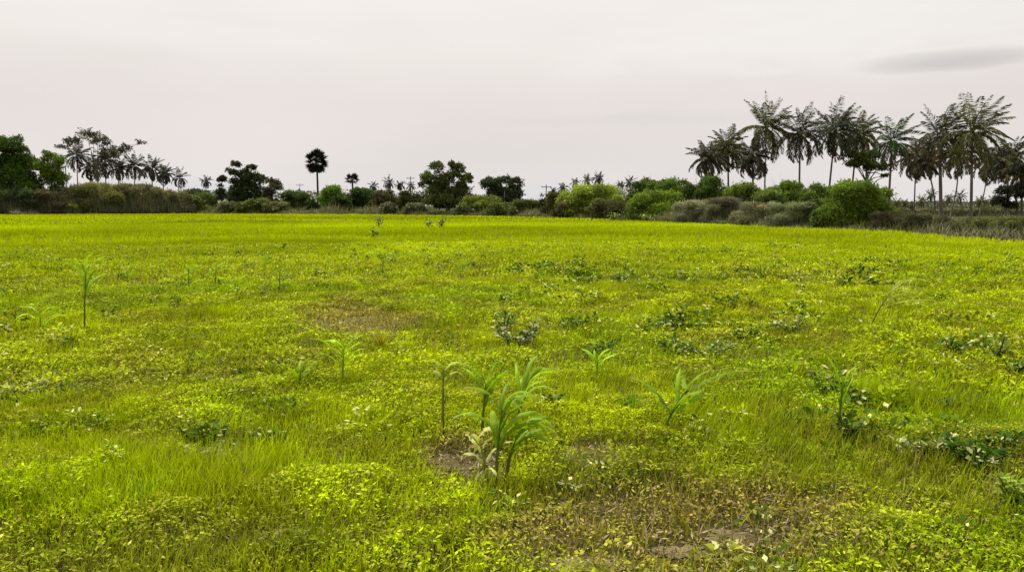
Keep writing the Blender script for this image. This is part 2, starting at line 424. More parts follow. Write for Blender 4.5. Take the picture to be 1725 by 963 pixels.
C = cc[ci] * (.45 + .8 * rng.random((n, 1))) * (.35 + .8 * np.clip(zz / hh[ci], 0, 1))[:, None]
C = np.where((rng.random(n) < .05 + .20 * (rng.random(nc) < .3)[ci])[:, None], np.array([.62, .62, .26]) * (.8 + .5 * rng.random((n, 1))), C)
L = (.020 + .03 * rng.random(n)) * (1 + dist[ci] * .035) * (1 + .7 * wz[ci])
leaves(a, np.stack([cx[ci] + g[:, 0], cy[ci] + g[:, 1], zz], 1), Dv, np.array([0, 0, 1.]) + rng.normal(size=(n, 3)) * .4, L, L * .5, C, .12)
tag(a.build('ground_cover', M_herb), 'low leafy yellow green weeds carpeting the field', 'weeds', kind='stuff')

# grass
def grass_layer(acc, n, d0, d1, h0, h1, w0, segs=2, clump=.0):
    x, y = sector(n, d0, d1)
    u, v = project(x, y)
    tall = patch(x, y, TALL); bare = patch(x, y, BARE); dry = patch(x, y, DRY)
    g = fbm(x * .9 + 100, y * .9 + 20, 3)
    d = np.hypot(x, y)
    p = np.clip((g - .42) * 3.5, .42, 1) + tall
    p = np.where(d > 24, np.maximum(p, .75), p) * (1 - .85 * bare) * (1 - .5 * dry)
    keep = (rng.random(n) < p) & (y < field_edge(x, y) - .2)
    x, y, tall, dry, d = x[keep], y[keep], tall[keep], dry[keep], d[keep]; n = len(x)
    H = (h0 + (h1 - h0) * rng.random(n)) * (1 + .5 * tall) * (.65 + .7 * fbm(x * .7, y * .7 + 60, 2))
    az = rng.random(n) * 6.283; az = np.where(rng.random(n) < .3, rng.normal(size=n) * .9, az)   # wind blows to the right
    C = hue(x, y) * (.7 + .65 * rng.random((n, 1)) * np.where(d < 35, 1, .55)[:, None])
    t = tall[:, None] * .5; C = C * (1 - t) + np.array([.42, .54, .006]) * t * (.7 + .7 * rng.random((n, 1)))
    br = (rng.random(n) < .05 + .38 * dry)[:, None]
    C = np.where(br, np.array([.40, .31, .14]) * (.5 + .7 * rng.random((n, 1))), C)
    P = np.stack([x, y, np.zeros(n)], 1)
    blades(acc, P, H, w0 * (.4 + 1.3 * rng.random(n) ** 2) * (1 + d * .01), az, rng.random(n) * .5, rng.random(n) * .9, C, segs, .28 if d0 < 30 else .75, 1.2 if d0 < 30 else 1.1)  # near roots much darker: shade between the blades painted into their colour
a = Acc()
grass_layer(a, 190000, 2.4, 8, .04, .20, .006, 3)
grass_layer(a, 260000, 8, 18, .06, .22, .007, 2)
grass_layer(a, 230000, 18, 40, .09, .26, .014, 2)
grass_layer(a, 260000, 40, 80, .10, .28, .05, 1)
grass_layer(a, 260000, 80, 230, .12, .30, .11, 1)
tag(a.build('grass', M_grass), 'bright lime grass covering the open field to the tree line', 'grass', kind='stuff')

# stalky dry stems in the bare patch and dry litter
a = Acc()
n = 60000; x, y = sector(n, 2.4, 12); m = rng.random(n) < .55 * patch(x, y, DRY) + .6 * patch(x, y, BARE) + .03
x, y = x[m], y[m]; n = len(x)
az = rng.random(n) * 6.283; t = rng.normal(size=n) * .25 + .15
Dv = np.stack([np.cos(az) * np.cos(t), np.sin(az) * np.cos(t), np.abs(np.sin(t))], 1)
L = .015 + .10 * rng.random(n) ** 2
leaves(a, np.stack([x, y, .008 + .04 * rng.random(n)], 1), Dv, np.array([[0, 0, 1.]]) + rng.normal(size=(n, 3)) * .2, L, .004 + .012 * rng.random(n),
       np.array([.36, .27, .16]) * (.4 + .9 * rng.random((n, 1))))
tag(a.build('dry_litter', M_pale), 'dry straw and dead leaves on the bare soil near the camera', 'straw', kind='stuff')

# ------------------------------------------------------------------ individual field plants
def leaf_strip(acc, base, az, L, W, t0, bend, col, twist=0.0, wave=.0, sway=0.0, segs=16):
    """long arching maize leaf with a folded midrib"""
    s = np.linspace(0, 1, segs + 1)
    th = t0 + bend * s ** 1.3
    a_ = az + sway * s
    step = np.stack([np.cos(a_) * np.sin(th), np.sin(a_) * np.sin(th), np.cos(th)], 1) * (L / segs)
    P = np.vstack([base, base + np.cumsum(step[:-1], 0)])
    T = unit(step); side = np.stack([-np.sin(a_), np.cos(a_), 0 * s], 1)
    Nn = np.cross(side, T)
    tw = twist * s
    side = side * np.cos(tw)[:, None] + Nn * np.sin(tw)[:, None]; Nn = np.cross(side, T)
    wd = W * np.clip(np.sin(np.pi * np.clip(s * .86 + .14, 0, 1)) ** .7, .03, 1) * np.where(s > .93, (1 - s) / .07 * .8 + .05, 1)
    wd = wd * (1 + .35 * (rng.random(segs + 1) - .5)) * (1 - .35 * (rng.random(segs + 1) < .15))
    wv = wave * W * np.sin(s * 19 + az * 3)
    Lf = P + side * wd[:, None] / 2 + Nn * (wd * .28 + wv)[:, None]
    Rt = P - side * wd[:, None] / 2 + Nn * (wd * .28 - wv)[:, None]
    V = np.stack([Lf, P, Rt], 1).reshape(-1, 3)
    i = np.arange(segs)[:, None] * 3
    Fa = np.concatenate([np.hstack([i, i + 1, i + 4, i + 3]), np.hstack([i + 1, i + 2, i + 5, i + 4])])
    c = np.asarray(col)[None] * (.75 + .4 * s)[:, None] * (1 + .3 * (rng.random((segs + 1, 1)) - .5)); tp = np.clip((s - .82 - .1 * rng.random()) * 8, 0, 1)[:, None]; c = c * (1 - tp) + np.array([.40, .32, .14]) * tp
    C = np.stack([c, c * 1.25 + .02, c], 1).reshape(-1, 3)
    acc.grid(V, Fa, C)

MC = np.array([.22, .36, .008])
def maize(u, v, height, label, lean=(0, 0), leafn=7, LL=.5, W=.05, wind=.8, col=MC, name='maize_plant', cat='maize plant', group=None, dark=1.0, stalk_r=.009, low=.15, bend=1.9, t0=.35):
    b = ground_at(u, v)
    r = empty(name, b, label, cat, group)
    pts = np.array([[lean[0] * s ** 1.6, lean[1] * s ** 1.6, height * s] for s in np.linspace(0, 1, 8)])
    a = Acc(); tube(a, pts, np.linspace(stalk_r * 1.4, stalk_r * .6, 8), np.linspace(0, 1, 8)[:, None] * col * .8 * dark + (1 - np.linspace(0, 1, 8))[:, None] * np.array([.14, .11, .04]), 7)
    a.build('stalk', M_maize, r, smooth=True)
    for k in range(leafn):
        s = low + (1 - low) * k / max(leafn - 1, 1); p = np.array([np.interp(s, np.linspace(0, 1, 8), pts[:, q]) for q in range(3)])
        az = (k % 2) * np.pi + rng.normal() * .6
        if wind >= 1: az = rng.normal() * .5
        elif rng.random() < wind: az = rng.normal() * .55 if (k % 2) == 0 else az * .6 + rng.normal() * .6
        a = Acc()
        leaf_strip(a, p, az, LL * (.65 + .5 * math.sin(math.pi * (s * .7 + .2))) * (.85 + .3 * rng.random()), W * (.5 + .45 * rng.random()),
                   t0 * (.5 + rng.random()) + .2 * rng.random(), bend * (.55 + .9 * rng.random()), col * (.75 + .55 * rng.random()) * dark, rng.normal() * .7, .12, -np.sin(az) * .6)
        a.build('leaf', M_maize, r, smooth=True)
    return r
G1 = 'maize plants growing wild in the field'
def z_(u, v, vt):   # height of a plant whose foot is at (u, v) and top at row vt
    b = ground_at(u, v); return at(u, vt, b[1])[2]
maize(835, 822, z_(835, 822, 688), 'tall bright maize plant with drooping leaves beside the bare brown soil, nearest the camera', (.04, .03), 11, .36, .055, .95, MC * .9, group=G1, low=.45, bend=2.1, t0=.2)
maize(852, 815, z_(852, 815, 728), 'shorter maize plant with pale folded leaves leaning right against the tallest nearest maize', (.07, .0), 8, .34, .055, 1, MC * 1.0, group=G1, low=.5, bend=2.1, t0=.35)
maize(820, 812, z_(820, 812, 735), 'stunted maize plant with pale twisted leaves at the left foot of the nearest clump', (-.05, 0), 7, .20, .06, .2, np.array([.52, .54, .20]), group=G1)
maize(812, 745, z_(812, 745, 645), 'upright light green maize plant behind the nearest clump, left one of the pair', (.03, 0), 8, .32, .045, .3, MC * 1.05, group=G1, low=.55, bend=1.3, t0=.1)
maize(866, 738, z_(866, 738, 655), 'light green maize plant with leaves blown right behind the nearest clump', (.09, 0), 8, .40, .055, .9, MC * 1.1, group=G1, low=.5, bend=1.8, t0=.15)
maize(746, 742, z_(746, 742, 620), 'thin bare brown maize stem with small leaves left of the bright maize', (.01, 0), 6, .22, .05, .5, np.array([.36, .42, .04]), group=G1, low=.8)
bent = maize(1116, 742, z_(1116, 742, 655), 'maize plant bent right with one long leaf reaching out over the grass', (.17, .0), 6, .34, .06, .8, MC * 1.05, group=G1, low=.4, bend=1.5, t0=.6)
a = Acc(); leaf_strip(a, np.array([.15, 0, z_(1116, 742, 662)]), .05, .52, .05, .95, .75, MC * .55, .5, .08); a.build('leaf', M_maize, bent, smooth=True)
maize(577, 652, z_(577, 652, 585), 'small pale yellow green maize plant alone in the grass left of centre', (.02, 0), 8, .28, .04, .2, MC * 1.9, group=G1, bend=1.2, low=.4)
maize(143, 562, z_(143, 562, 455), 'tall slender maize plant with ragged top leaves standing at far left', (.06, 0), 9, .42, .06, .3, MC * 1.1, group=G1, low=.5, bend=1.6, t0=.15)
maize(68, 566, z_(68, 566, 532), 'short bushy light green maize plant left of the tall slender one', (.02, 0), 7, .40, .04, .4, MC * 1.45, group=G1)
maize(1466, 560, z_(1466, 560, 492), 'maize plant at right whose long leaves arch over towards the right', (.25, 0), 7, .75, .045, 1, np.array([.26, .30, .05]), group=G1, low=.6, bend=1.5, t0=.8)
maize(471, 492, z_(471, 492, 455), 'small maize stem with upright leaves right of the two small stems', (.02, 0), 5, .35, .05, .3, MC * .8, group=G1, low=.3, bend=.8)
maize(447, 466, z_(447, 466, 440), 'tiny pale topped maize stem just behind the small upright one', (0, 0), 4, .35, .05, .3, MC * 1.3, group=G1, low=.5, bend=.9)
maize(363, 486, z_(363, 486, 448), 'small maize plant with spread pale leaves left of centre in the middle distance', (.03, 0), 6, .45, .05, .3, MC * 1.2, group=G1)
maize(644, 468, z_(644, 468, 436), 'dark thin maize plant with a small spreading top in the middle distance', (.03, 0), 6, .45, .04, .3, MC * .55, group=G1, low=.7)
maize(902, 478, z_(902, 478, 455), 'small maize plant leaning right in the leafy patch beyond centre', (.1, 0), 5, .4, .04, .8, MC * .9, group=G1)
maize(1412, 735, z_(1412, 735, 640), 'upright maize plant with narrow erect leaves beside the right hand leafy weed', (.02, 0), 6, .30, .035, .2, MC * 1.2, group=G1, bend=.8, low=.4, t0=.1)
maize(318, 490, z_(318, 490, 452), 'small maize seedling amid weeds far left of the dark thin plant', (.02, 0), 5, .4, .045, .3, MC * 1.1, group=G1)

for (u_, v_, t_, l_) in [(215, 482, 455, 'tiny maize seedling nearest to the tall slender one'), (270, 470, 448, 'tiny maize seedling second right of the tall slender one'), (400, 500, 478, 'tiny pale maize seedling in front of the spread leaved one'), (548, 462, 444, 'tiny maize seedling between the upright stem and the dark thin plant'),
                         (775, 470, 450, 'tiny maize seedling right of the dark thin plant'), (1280, 468, 446, 'tiny maize seedling in the far right half of the field'), (505, 655, 622, 'small narrow maize seedling left of the pale yellow green one'), (1005, 640, 605, 'small maize seedling between the nearest clump and the right bent maize')]:
    maize(u_, v_, z_(u_, v_, t_), l_, (.01, 0), 5, .30 if v_ < 550 else .22, .045, .3, MC * (.8 + .6 * rng.random()), group=G1, low=.35, bend=1.0)
def tuft(u, v, n, H, W, spread, col, label, name='grass_tuft', cat='grass tuft', group='grass tufts standing out of the field'):
    b = ground_at(u, v); a = Acc()
    P = np.zeros((n, 3)); P[:, :2] = rng.normal(size=(n, 2)) * spread
    blades(a, P, H * (.5 + .6 * rng.random(n)), W, rng.random(n) * 6.28, rng.random(n) * .35, .3 + rng.random(n) * .9, np.asarray(col) * (.6 + .8 * rng.random((n, 1))), 5)
    o = a.build(name, M_maize); o.location = tuple(b)
    tag(o, label, cat, group)
tuft(1060, 702, 90, .24, .007, .022, (.10, .24, .02), 'dark green grass tuft between the nearest maize and the right bent maize')
tuft(245, 858, 90, .20, .006, .022, (.08, .30, .02), 'deep green grass tuft in the tall grass at lower left')
tuft(640, 590, 120, .30, .008, .022, (.40, .36, .03), 'yellowing grass tuft just right of the small pale maize')
tuft(1350, 640, 70, .24, .007, .022, (.36, .34, .03), 'yellow green grass tuft in front of the arched right maize')
tuft(760, 930, 90, .22, .006, .022, (.24, .24, .03), 'olive grass tuft at the bottom edge left of the bare soil')
tuft(1500, 905, 80, .18, .006, .022, (.30, .38, .02), 'bright grass tuft at lower right beyond the bare soil')

def weed(u, v, height, rad, n, leaf, col, label, pale=.2, stems=6, name='leafy_weed', cat='weed', group='broad leaved weeds in the field', mat=None):
    b = ground_at(u, v); r = empty(name, b, label, cat, group)
    sa = Acc(); la = Acc(); col = np.asarray(col, float)
    ends = []
    for k in range(stems):
        az = rng.random() * 6.28; rr = rad * rng.random() ** .5; hh = height * (.55 + .5 * rng.random())
        pts = np.array([[math.cos(az) * rr * s ** 1.3, math.sin(az) * rr * s ** 1.3, hh * s] for s in np.linspace(0, 1, 5)])
        tube(sa, pts, np.linspace(.006, .003, 5) * (1 + b[1] * .04), col * .6, 5); ends.append(pts)
    per = n // stems
    for pts in ends:
        s = (.25 + .75 * rng.random(per) ** .7)
        P = np.stack([np.interp(s, np.linspace(0, 1, 5), pts[:, q]) for q in range(3)], 1)
        az = rng.random(per) * 6.28; ti = rng.normal(size=per) * .35 + .1
        Dv = np.stack([np.cos(az) * np.cos(ti), np.sin(az) * np.cos(ti), np.sin(ti)], 1)
        L = leaf * (.5 + .8 * rng.random(per))
        C = col * (.5 + .9 * rng.random((per, 1)))
        C = np.where((rng.random(per) < pale)[:, None], np.array([.56, .58, .27]) * (.6 + .5 * rng.random((per, 1))), C)
        leaves(la, P + Dv * leaf * .5, Dv, np.array([0, 0, 1.]) + rng.normal(size=(per, 3)) * .35, L, L * .62, C, .12)
    sa.build('stem', M_maize, r, smooth=True); la.build('foliage', mat or M_herb, r)
weed(870, 590, .30, .35, 330, .07, (.09, .13, .012), 'clump of dusty white leaved weeds in the middle of the field', .38, 12, mat=M_pale)
weed(850, 560, .30, .25, 160, .06, (.08, .15, .03), 'smaller dark weed just behind the dusty white leaved clump', .2, 8)
weed(1190, 602, .22, .45, 340, .055, (.15, .24, .03), 'spreading weed patch with pale leaf tips above the right bent maize', .3, 14)
weed(1335, 565, .22, .35, 220, .06, (.15, .20, .04), 'pale leaved weed left of the arched right maize', .3, 10)
weed(1430, 745, .20, .12, 150, .045, (.06, .13, .012), 'dark leafy weed at the foot of the upright right maize', .12, 9)
weed(1550, 765, .10, .18, 130, .06, (.22, .28, .05), 'low weed with large pale leaves at right', .5, 9, mat=M_pale)
weed(1645, 790, .18, .20, 240, .055, (.05, .12, .012), 'dark green broad leaved weed with whitish flower heads near the right edge', .16, 12)
weed(1680, 612, .30, .16, 190, .05, (.13, .20, .03), 'upright yellow flecked weed at the right edge in the middle distance', .22, 8)
weed(1595, 690, .12, .08, 60, .04, (.12, .15, .04), 'small lone dark weed above the large pale leaved weed', .05, 5)
weed(1705, 850, .18, .14, 170, .05, (.25, .34, .04), 'light green weed cut by the right edge near the bottom', .2, 9)
weed(350, 775, .08, .22, 200, .04, (.18, .16, .06), 'flattened weed with bleached leaves on the brown spot at lower left', .4, 10, mat=M_pale)
weed(70, 795, .07, .10, 80, .04, (.14, .14, .04), 'small bleached weed at the left edge of the tall grass', .35, 7, mat=M_pale)
weed(490, 925, .08, .14, 130, .04, (.22, .30, .04), 'pale flowering weed at the bottom left of centre', .4, 8)
weed(1380, 655, .16, .12, 110, .045, (.12, .14, .05), 'brownish weed behind the upright right maize', .2, 7)
weed(45, 665, .10, .25, 150, .05, (.22, .26, .06), 'yellowish weed patch at the left edge in the middle distance', .35, 8, mat=M_pale)
weed(685, 665, .10, .16, 110, .04, (.2, .2, .07), 'small whitish weed left of the thin brown maize stem', .35, 7, mat=M_pale)
weed(638, 385, 1.0, .25, 90, .20, (.16, .20, .06), 'tall pale flowered weed at the far side of the field', .45, 5)
weed(629, 401, .5, .15, 40, .18, (.05, .08, .02), 'small dark weed in front of the tall pale flowered weed', .05, 4)
weed(722, 385, .8, .4, 90, .20, (.20, .26, .04), 'pale leafy weed on the left of the far pair', .3, 6)
weed(742, 386, 1.0, .5, 110, .20, (.17, .22, .04), 'taller dark stemmed leafy weed on the right of the far pair', .3, 7)
weed(1035, 372, .9, .9, 140, .24, (.16, .24, .06), 'white tipped weed at the foot of the scrub, left one', .4, 10)
weed(1092, 374, .9, 1.2, 160, .24, (.16, .24, .06), 'white tipped weed at the foot of the scrub, right one', .4, 12)
weed(1045, 478, .22, .3, 120, .08, (.12, .18, .03), 'dark leafy weed to the right of the leafy patch beyond centre', .12, 7)
weed(1155, 470, .20, .3, 110, .09, (.15, .19, .03), 'olive leafy weed in the far right middle ground', .12, 7)
weed(185, 545, .18, .3, 120, .07, (.09, .12, .03), 'dark low weed at the foot of the tall slender left maize', .15, 8)
weed(535, 487, .16, .25, 90, .08, (.12, .14, .03), 'dark low weed right of the small upright maize stem', .15, 6)

for (u_, v_, h_, r_, l_) in [(960, 560, .22, .25, 'dark weed right of the dusty white leaved clump'), (1110, 560, .20, .3, 'dark weed behind the spreading pale tipped patch'), (1250, 575, .20, .25, 'dark weed between the spreading patch and the pale leaved weed'),
                             (1000, 600, .16, .25, 'bluish green weed behind the small central maize seedling'), (1600, 600, .22, .2, 'dark weed left of the upright yellow flecked weed'), (1710, 640, .22, .15, 'dark weed cut by the right edge in the middle distance'),
                             (1230, 520, .2, .3, 'low dark weed in the right middle distance'), (1140, 600, .2, .3, 'bluish weed at the left of the spreading pale tipped patch'), (1590, 770, .14, .16, 'dark weed between the two large right hand weeds'), (1690, 770, .2, .14, 'dark weed right of the one with whitish heads'),
                             (1440, 690, .16, .12, 'dark weed just behind the upright right maize'), (150, 725, .08, .12, 'small dark weed above the tall grass at lower left'), (440, 745, .08, .14, 'small weed on the right side of the lower left brown spot'), (930, 690, .12, .1, 'dark weed just right of the nearest maize clump')]:
    weed(u_, v_, h_, r_, 150, .045 + .00012 * max(0, 760 - v_), (.06, .13, .012), l_, .22, 9)
# ------------------------------------------------------------------ trees and shrubs beyond the field
def foliage(acc, lobes, size, col, cover=1.1, top_light=.25, var=.5, elong=.65, hang=0.0):
    col = np.asarray(col, float)
    for (c, r, tint) in lobes:
        c = np.asarray(c); r = np.asarray(r) * np.ones(3)
        area = 12.5 * ((r[0] * r[1]) ** 1.6 / 3 + (r[0] * r[2]) ** 1.6 / 3 + (r[1] * r[2]) ** 1.6 / 3) ** (1 / 1.6)
        n = int(np.clip(cover * area / (size * size * elong * .5), 30, 9000))
        d = rand_dirs(n); d[:, 2] = np.where(d[:, 2] < -.3, -d[:, 2], d[:, 2])
        q = .55 + .5 * rng.random((n, 1)) ** .55
        bump = .85 + .42 * (np.sin(d[:, :1] * 7 + c[0]) * np.sin(d[:, 1:2] * 6 + c[1]) * np.cos(d[:, 2:] * 7 + c[2]))
        P = c + d * r * q * bump
        P[:, 2] = np.maximum(P[:, 2], .05 * rng.random(n))
        Dv = unit(rand_dirs(n) * .9 + d * .5 + np.array([0, 0, -hang]))
        Nn = unit(rand_dirs(n) * .8 + d + np.array([0, 0, .3]))
        L = size * (.5 + 1.0 * rng.random(n) ** 1.5)
        sp = rng.random(n) < .10; L = np.where(sp, L * 1.5, L); P = np.where(sp[:, None], P + d * r * .22 * rng.random((n, 1)), P)
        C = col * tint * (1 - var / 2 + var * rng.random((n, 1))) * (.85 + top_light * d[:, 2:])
        leaves(acc, P, Dv, Nn, L, L * elong, C, .1)

def dome_lobes(hw, h, base=0.0, n=16, depth=.8, tintv=.35, power=1.0, rs=.34):
    """lobes filling a dome of half width hw from height base to h"""
    out_ = []; H = h - base
    for k in range(n):
        t = (k + .5) / n; z = base + H * (.02 + .84 * rng.random() ** .8)
        rel = (z - base) / H; wz = hw * math.sqrt(max(.05, 1 - max(0, rel - .25) ** 2 / .66)) ** power
        r = rs * min(hw, H) * (.7 + .55 * rng.random())
        x = (rng.random() * 2 - 1) * max(wz - r * .8, .05); y = (rng.random() * 2 - 1) * hw * depth * .7
        z = min(z, h - r * .8)
        out_.append(((x, y, z), (r * 1.1, r * 1.1, r * .9), 1 + tintv * (rng.random() * 2 - 1)))
    r = rs * min(hw, H)
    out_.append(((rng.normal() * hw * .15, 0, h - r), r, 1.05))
    return out_

def shrub(u, hw_, vt, off, col, label, name='shrub', cat='shrub', group='shrubs along the far edge of the field', n=30, size=None, cover=1.0, elong=.6, hang=0, var=.75, tl=.35, D=None, rs=.24, fill=True, mat=None):
    D = D or edgeD(u) + off; hw = hw_ * 1.22 + 2; col = np.asarray(col) * (1.4 if name == 'shrub' else 1.8) * (1, 1.05, .95); col = col * .8 + .2 * np.array([.12, .15, .035]) * (col.max() / .15)
    b = at(u, 400, D); b[2] = 0
    h = at(u, vt, D)[2]; w = hw / F * D
    size = size or max(.09, 1.5 / 804 * D)
    a = Acc(); lobes = dome_lobes(w, h, 0, n, rs=rs)
    if fill: lobes += [((0, 0, h * .32), (w * .85, w * .6, h * .5), .6), ((0, 0, h * .2), (w * .95, w * .6, h * .3), .5)]  # low fill lobes tinted darker: shade under the shrub painted into leaf colour
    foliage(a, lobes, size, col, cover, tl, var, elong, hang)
    nt_ = int(160 * w) if name in ('shrub',) else int(420 * w)
    if name != 'shrub':
        col = .62 * np.array([.36, .34, .25]) * (.55 + .5 * min(1, col.max() / .15)) + .45 * col * (.9, 1.1, 1)
    an = rng.random(nt_) * 6.28; rd = rng.random(nt_) ** .5; hh_ = h * (1 - .75 * rd ** 2) * (.75 + .45 * rng.random(nt_))
    B = np.stack([np.cos(an) * rd * w, np.sin(an) * rd * w * .7, hh_ * .25], 1)
    blades(a, B, hh_ * .85, size * .22, np.where(rng.random(nt_) < .7, an, rng.random(nt_) * 6.28), rng.random(nt_) * .5, rng.random(nt_) * .9, col * (.5 + .8 * rng.random((nt_, 1))), 3, .6, 1.0)
    o = a.build(name, mat or M_foliage); o.location = tuple(b)
    return tag(o, label, cat, group)

def tree(u, hw, vt, vb, off, col, label, name='broadleaf_tree', cat='tree', group='trees beyond the field', n=18, size=None, cover=1.0, elong=.6, ub=None, clusters=None, var=.5, D=None, limbs=5, rs=.32, bark=(.09, .075, .055), tr=None, tl=.3):
    col = np.asarray(col) * 1.3
    D = D or edgeD(u) + off
    b = at(ub if ub is not None else u, 400, D); b[2] = 0
    h = at(u, vt, D)[2]; zb = max(at(u, vb, D)[2], 0.1); w = hw / F * D
    size = size or max(.1, 1.5 / 804 * D)
    r = empty(name, b, label, cat, group)
    cx = at(u, 400, D)[0] - b[0]
    if clusters:
        lobes = []
        for (cu, cv, rr, sq) in clusters:
            p = at(cu, cv, D); q = rr / F * D
            lobes.append(((p[0] - b[0], rng.normal() * w * .25, p[2]), (q, q, q * sq), .8 + .4 * rng.random()))
            for k in range(5):
                dd = rand_dirs(1)[0]; lobes.append(((p[0] - b[0] + dd[0] * q * .8, dd[1] * q * .8, p[2] + dd[2] * q * sq * .8), q * .42, .75 + .5 * rng.random()))
    else:
        lobes = [((c[0] + cx, c[1], c[2]), rr, t) for (c, rr, t) in dome_lobes(w, h, zb, n, rs=rs)]
    t = Acc(); R0 = tr or max(.12, w * .07)
    top = np.array([cx, 0, zb + (h - zb) * .35])
    s = np.linspace(0, 1, 7)[:, None]
    pts = top * s ** [1.4, 1, 1] + np.stack([.1 * w * np.sin(s[:, 0] * 4), 0 * s[:, 0], 0 * s[:, 0]], 1)
    tube(t, pts, np.linspace(R0 * 1.25, R0 * .6, 7), bark, 8)
    idx = rng.permutation(len(lobes))[:limbs]
    for k in idx:
        c = np.array(lobes[k][0]); st = pts[3 + (k % 3)]
        mid = (st + c) / 2 + np.array([0, 0, .12 * np.linalg.norm(c - st)])
        tube(t, [st, mid, c], [R0 * .45, R0 * .3, R0 * .12], bark, 6)
    t.build('trunk', M_bark, r, smooth=True)
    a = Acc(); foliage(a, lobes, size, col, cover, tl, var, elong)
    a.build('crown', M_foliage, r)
    return r

# colours
cG = (.10, .145, .012); cLG = (.14, .21, .018); cDG = (.035, .055, .018); cOl = (.075, .075, .024); cBr = (.10, .085, .05); cGr = (.15, .135, .095); cYG = (.19, .24, .03); cDk = (.032, .036, .02)

# --- left end
tree(8, 54, 228, 372, 8, (.048, .088, .010), 'big dense dark green tree cut off by the left edge', cover=1.2, clusters=[(0, 245, 18, .8), (25, 250, 20, .8), (-30, 255, 26, .9), (12, 272, 26, .9), (42, 275, 18, .9), (-10, 300, 32, .9), (35, 300, 26, .9), (15, 330, 34, .8), (52, 320, 20, .9), (-40, 320, 34, .9)])
tree(84, 28, 252, 355, 6, (.09, .14, .016), 'light green leafy tree just right of the big tree at the left edge', clusters=[(80, 266, 12, .8), (98, 272, 12, .9), (70, 285, 16, .9), (92, 290, 18, .9), (82, 308, 20, .9), (104, 304, 12, .9)])
tree(165, 48, 220, 275, 25, (.075, .07, .045), 'thin airy tree rising behind the left palms', n=10, cover=.42, clusters=[(150, 232, 17, .8), (118, 240, 14, .6), (195, 258, 14, .7), (172, 242, 12, 1), (212, 250, 10, .7), (232, 240, 6, .5), (100, 248, 8, .5), (180, 262, 14, .8)], limbs=20, tr=.18)
GB = 'dry brown bushes at the left of the tree line'
shrub(25, 42, 318, 2, (.03, .045, .018), 'very dark green bush below the big tree at the left edge', 'bush', 'bush', GB)
shrub(82, 32, 320, 2, (.06, .045, .03), 'dark brown bush right of the very dark one', 'bush', 'bush', GB, cover=.9, elong=.35)
shrub(130, 34, 312, 4, (.07, .075, .03), 'olive green bush below the left palms', 'bush', 'bush', GB, elong=.35)
shrub(178, 40, 309, 3, (.11, .10, .035), 'yellowish brown bush below the thin airy tree', 'bush', 'bush', GB, elong=.3)
shrub(235, 42, 311, 3, (.115, .095, .06), 'widest grey brown bush of the left brush', 'bush', 'bush', GB, elong=.3)
shrub(285, 35, 322, 2, cBr, 'grey olive bush tapering down at the right end of the left brush', 'bush', 'bush', GB, elong=.3)
shrub(120, 14, 335, 1, (.13, .15, .03), 'small yellow green bush in front of the left brush', 'bush', 'bush', GB, n=6)
shrub(325, 28, 330, 4, (.10, .12, .03), 'low yellow green shrub where the left brush ends')
# --- centre left
shrub(345, 24, 324, 8, (.07, .10, .025), 'green shrub below the lone small palm left of centre')
shrub(328, 24, 318, 60, (.045, .055, .04), 'bluish dark far shrub left of the dark round tree')
tree(375, 15, 295, 352, 10, cDk, 'dark round tree with a domed crown', n=12, rs=.4)
tree(412, 30, 273, 338, 16, (.038, .052, .016), 'tall dark uneven tree with tiered crown left of the fan palms', clusters=[(396, 279, 9, .5), (390, 290, 9, .6), (421, 283, 9, .6), (412, 297, 14, .8), (430, 305, 16, .9), (404, 315, 18, .9), (425, 325, 22, .8), (410, 340, 22, .5), (443, 302, 7, .7), (395, 330, 14, .8)])
tree(461, 20, 300, 352, 8, (.05, .05, .018), 'dark olive rounded tree right of the tiered one', n=14, rs=.38)
shrub(432, 26, 336, 3, (.10, .12, .025), 'yellow green shrub in front of the tiered dark tree')
shrub(468, 20, 340, 2, (.12, .12, .06), 'pale olive low shrub in front of the dark olive tree')
shrub(387, 16, 340, 2, (.13, .13, .09), 'greyish low shrub in front of the dark round tree')
shrub(500, 24, 320, 12, (.055, .085, .02), 'mid green shrub left of the tall fan palm')
shrub(529, 9, 335, 3, (.02, .045, .015), 'small very dark shrub at the foot of the tall fan palm', n=7)
shrub(566, 25, 313, 10, (.09, .16, .012), 'green domed bush right of the tall fan palm', n=16, rs=.3)
shrub(575, 19, 332, 5, (.035, .055, .015), 'dark lower bush in front of the green domed bush')
shrub(618, 26, 317, 14, (.04, .07, .02), 'dark green shrub behind the small fan palm')
shrub(650, 22, 319, 10, (.065, .06, .03), 'brownish shrub below the small centre palms')
shrub(690, 16, 322, 7, (.05, .055, .02), 'round dark shrub left of the large olive tree')
shrub(655, 12, 342, 2, (.12, .12, .09), 'small grey shrub below the brownish centre shrub')
shrub(700, 16, 342, 2, (.11, .11, .085), 'small grey shrub left below the large olive tree')
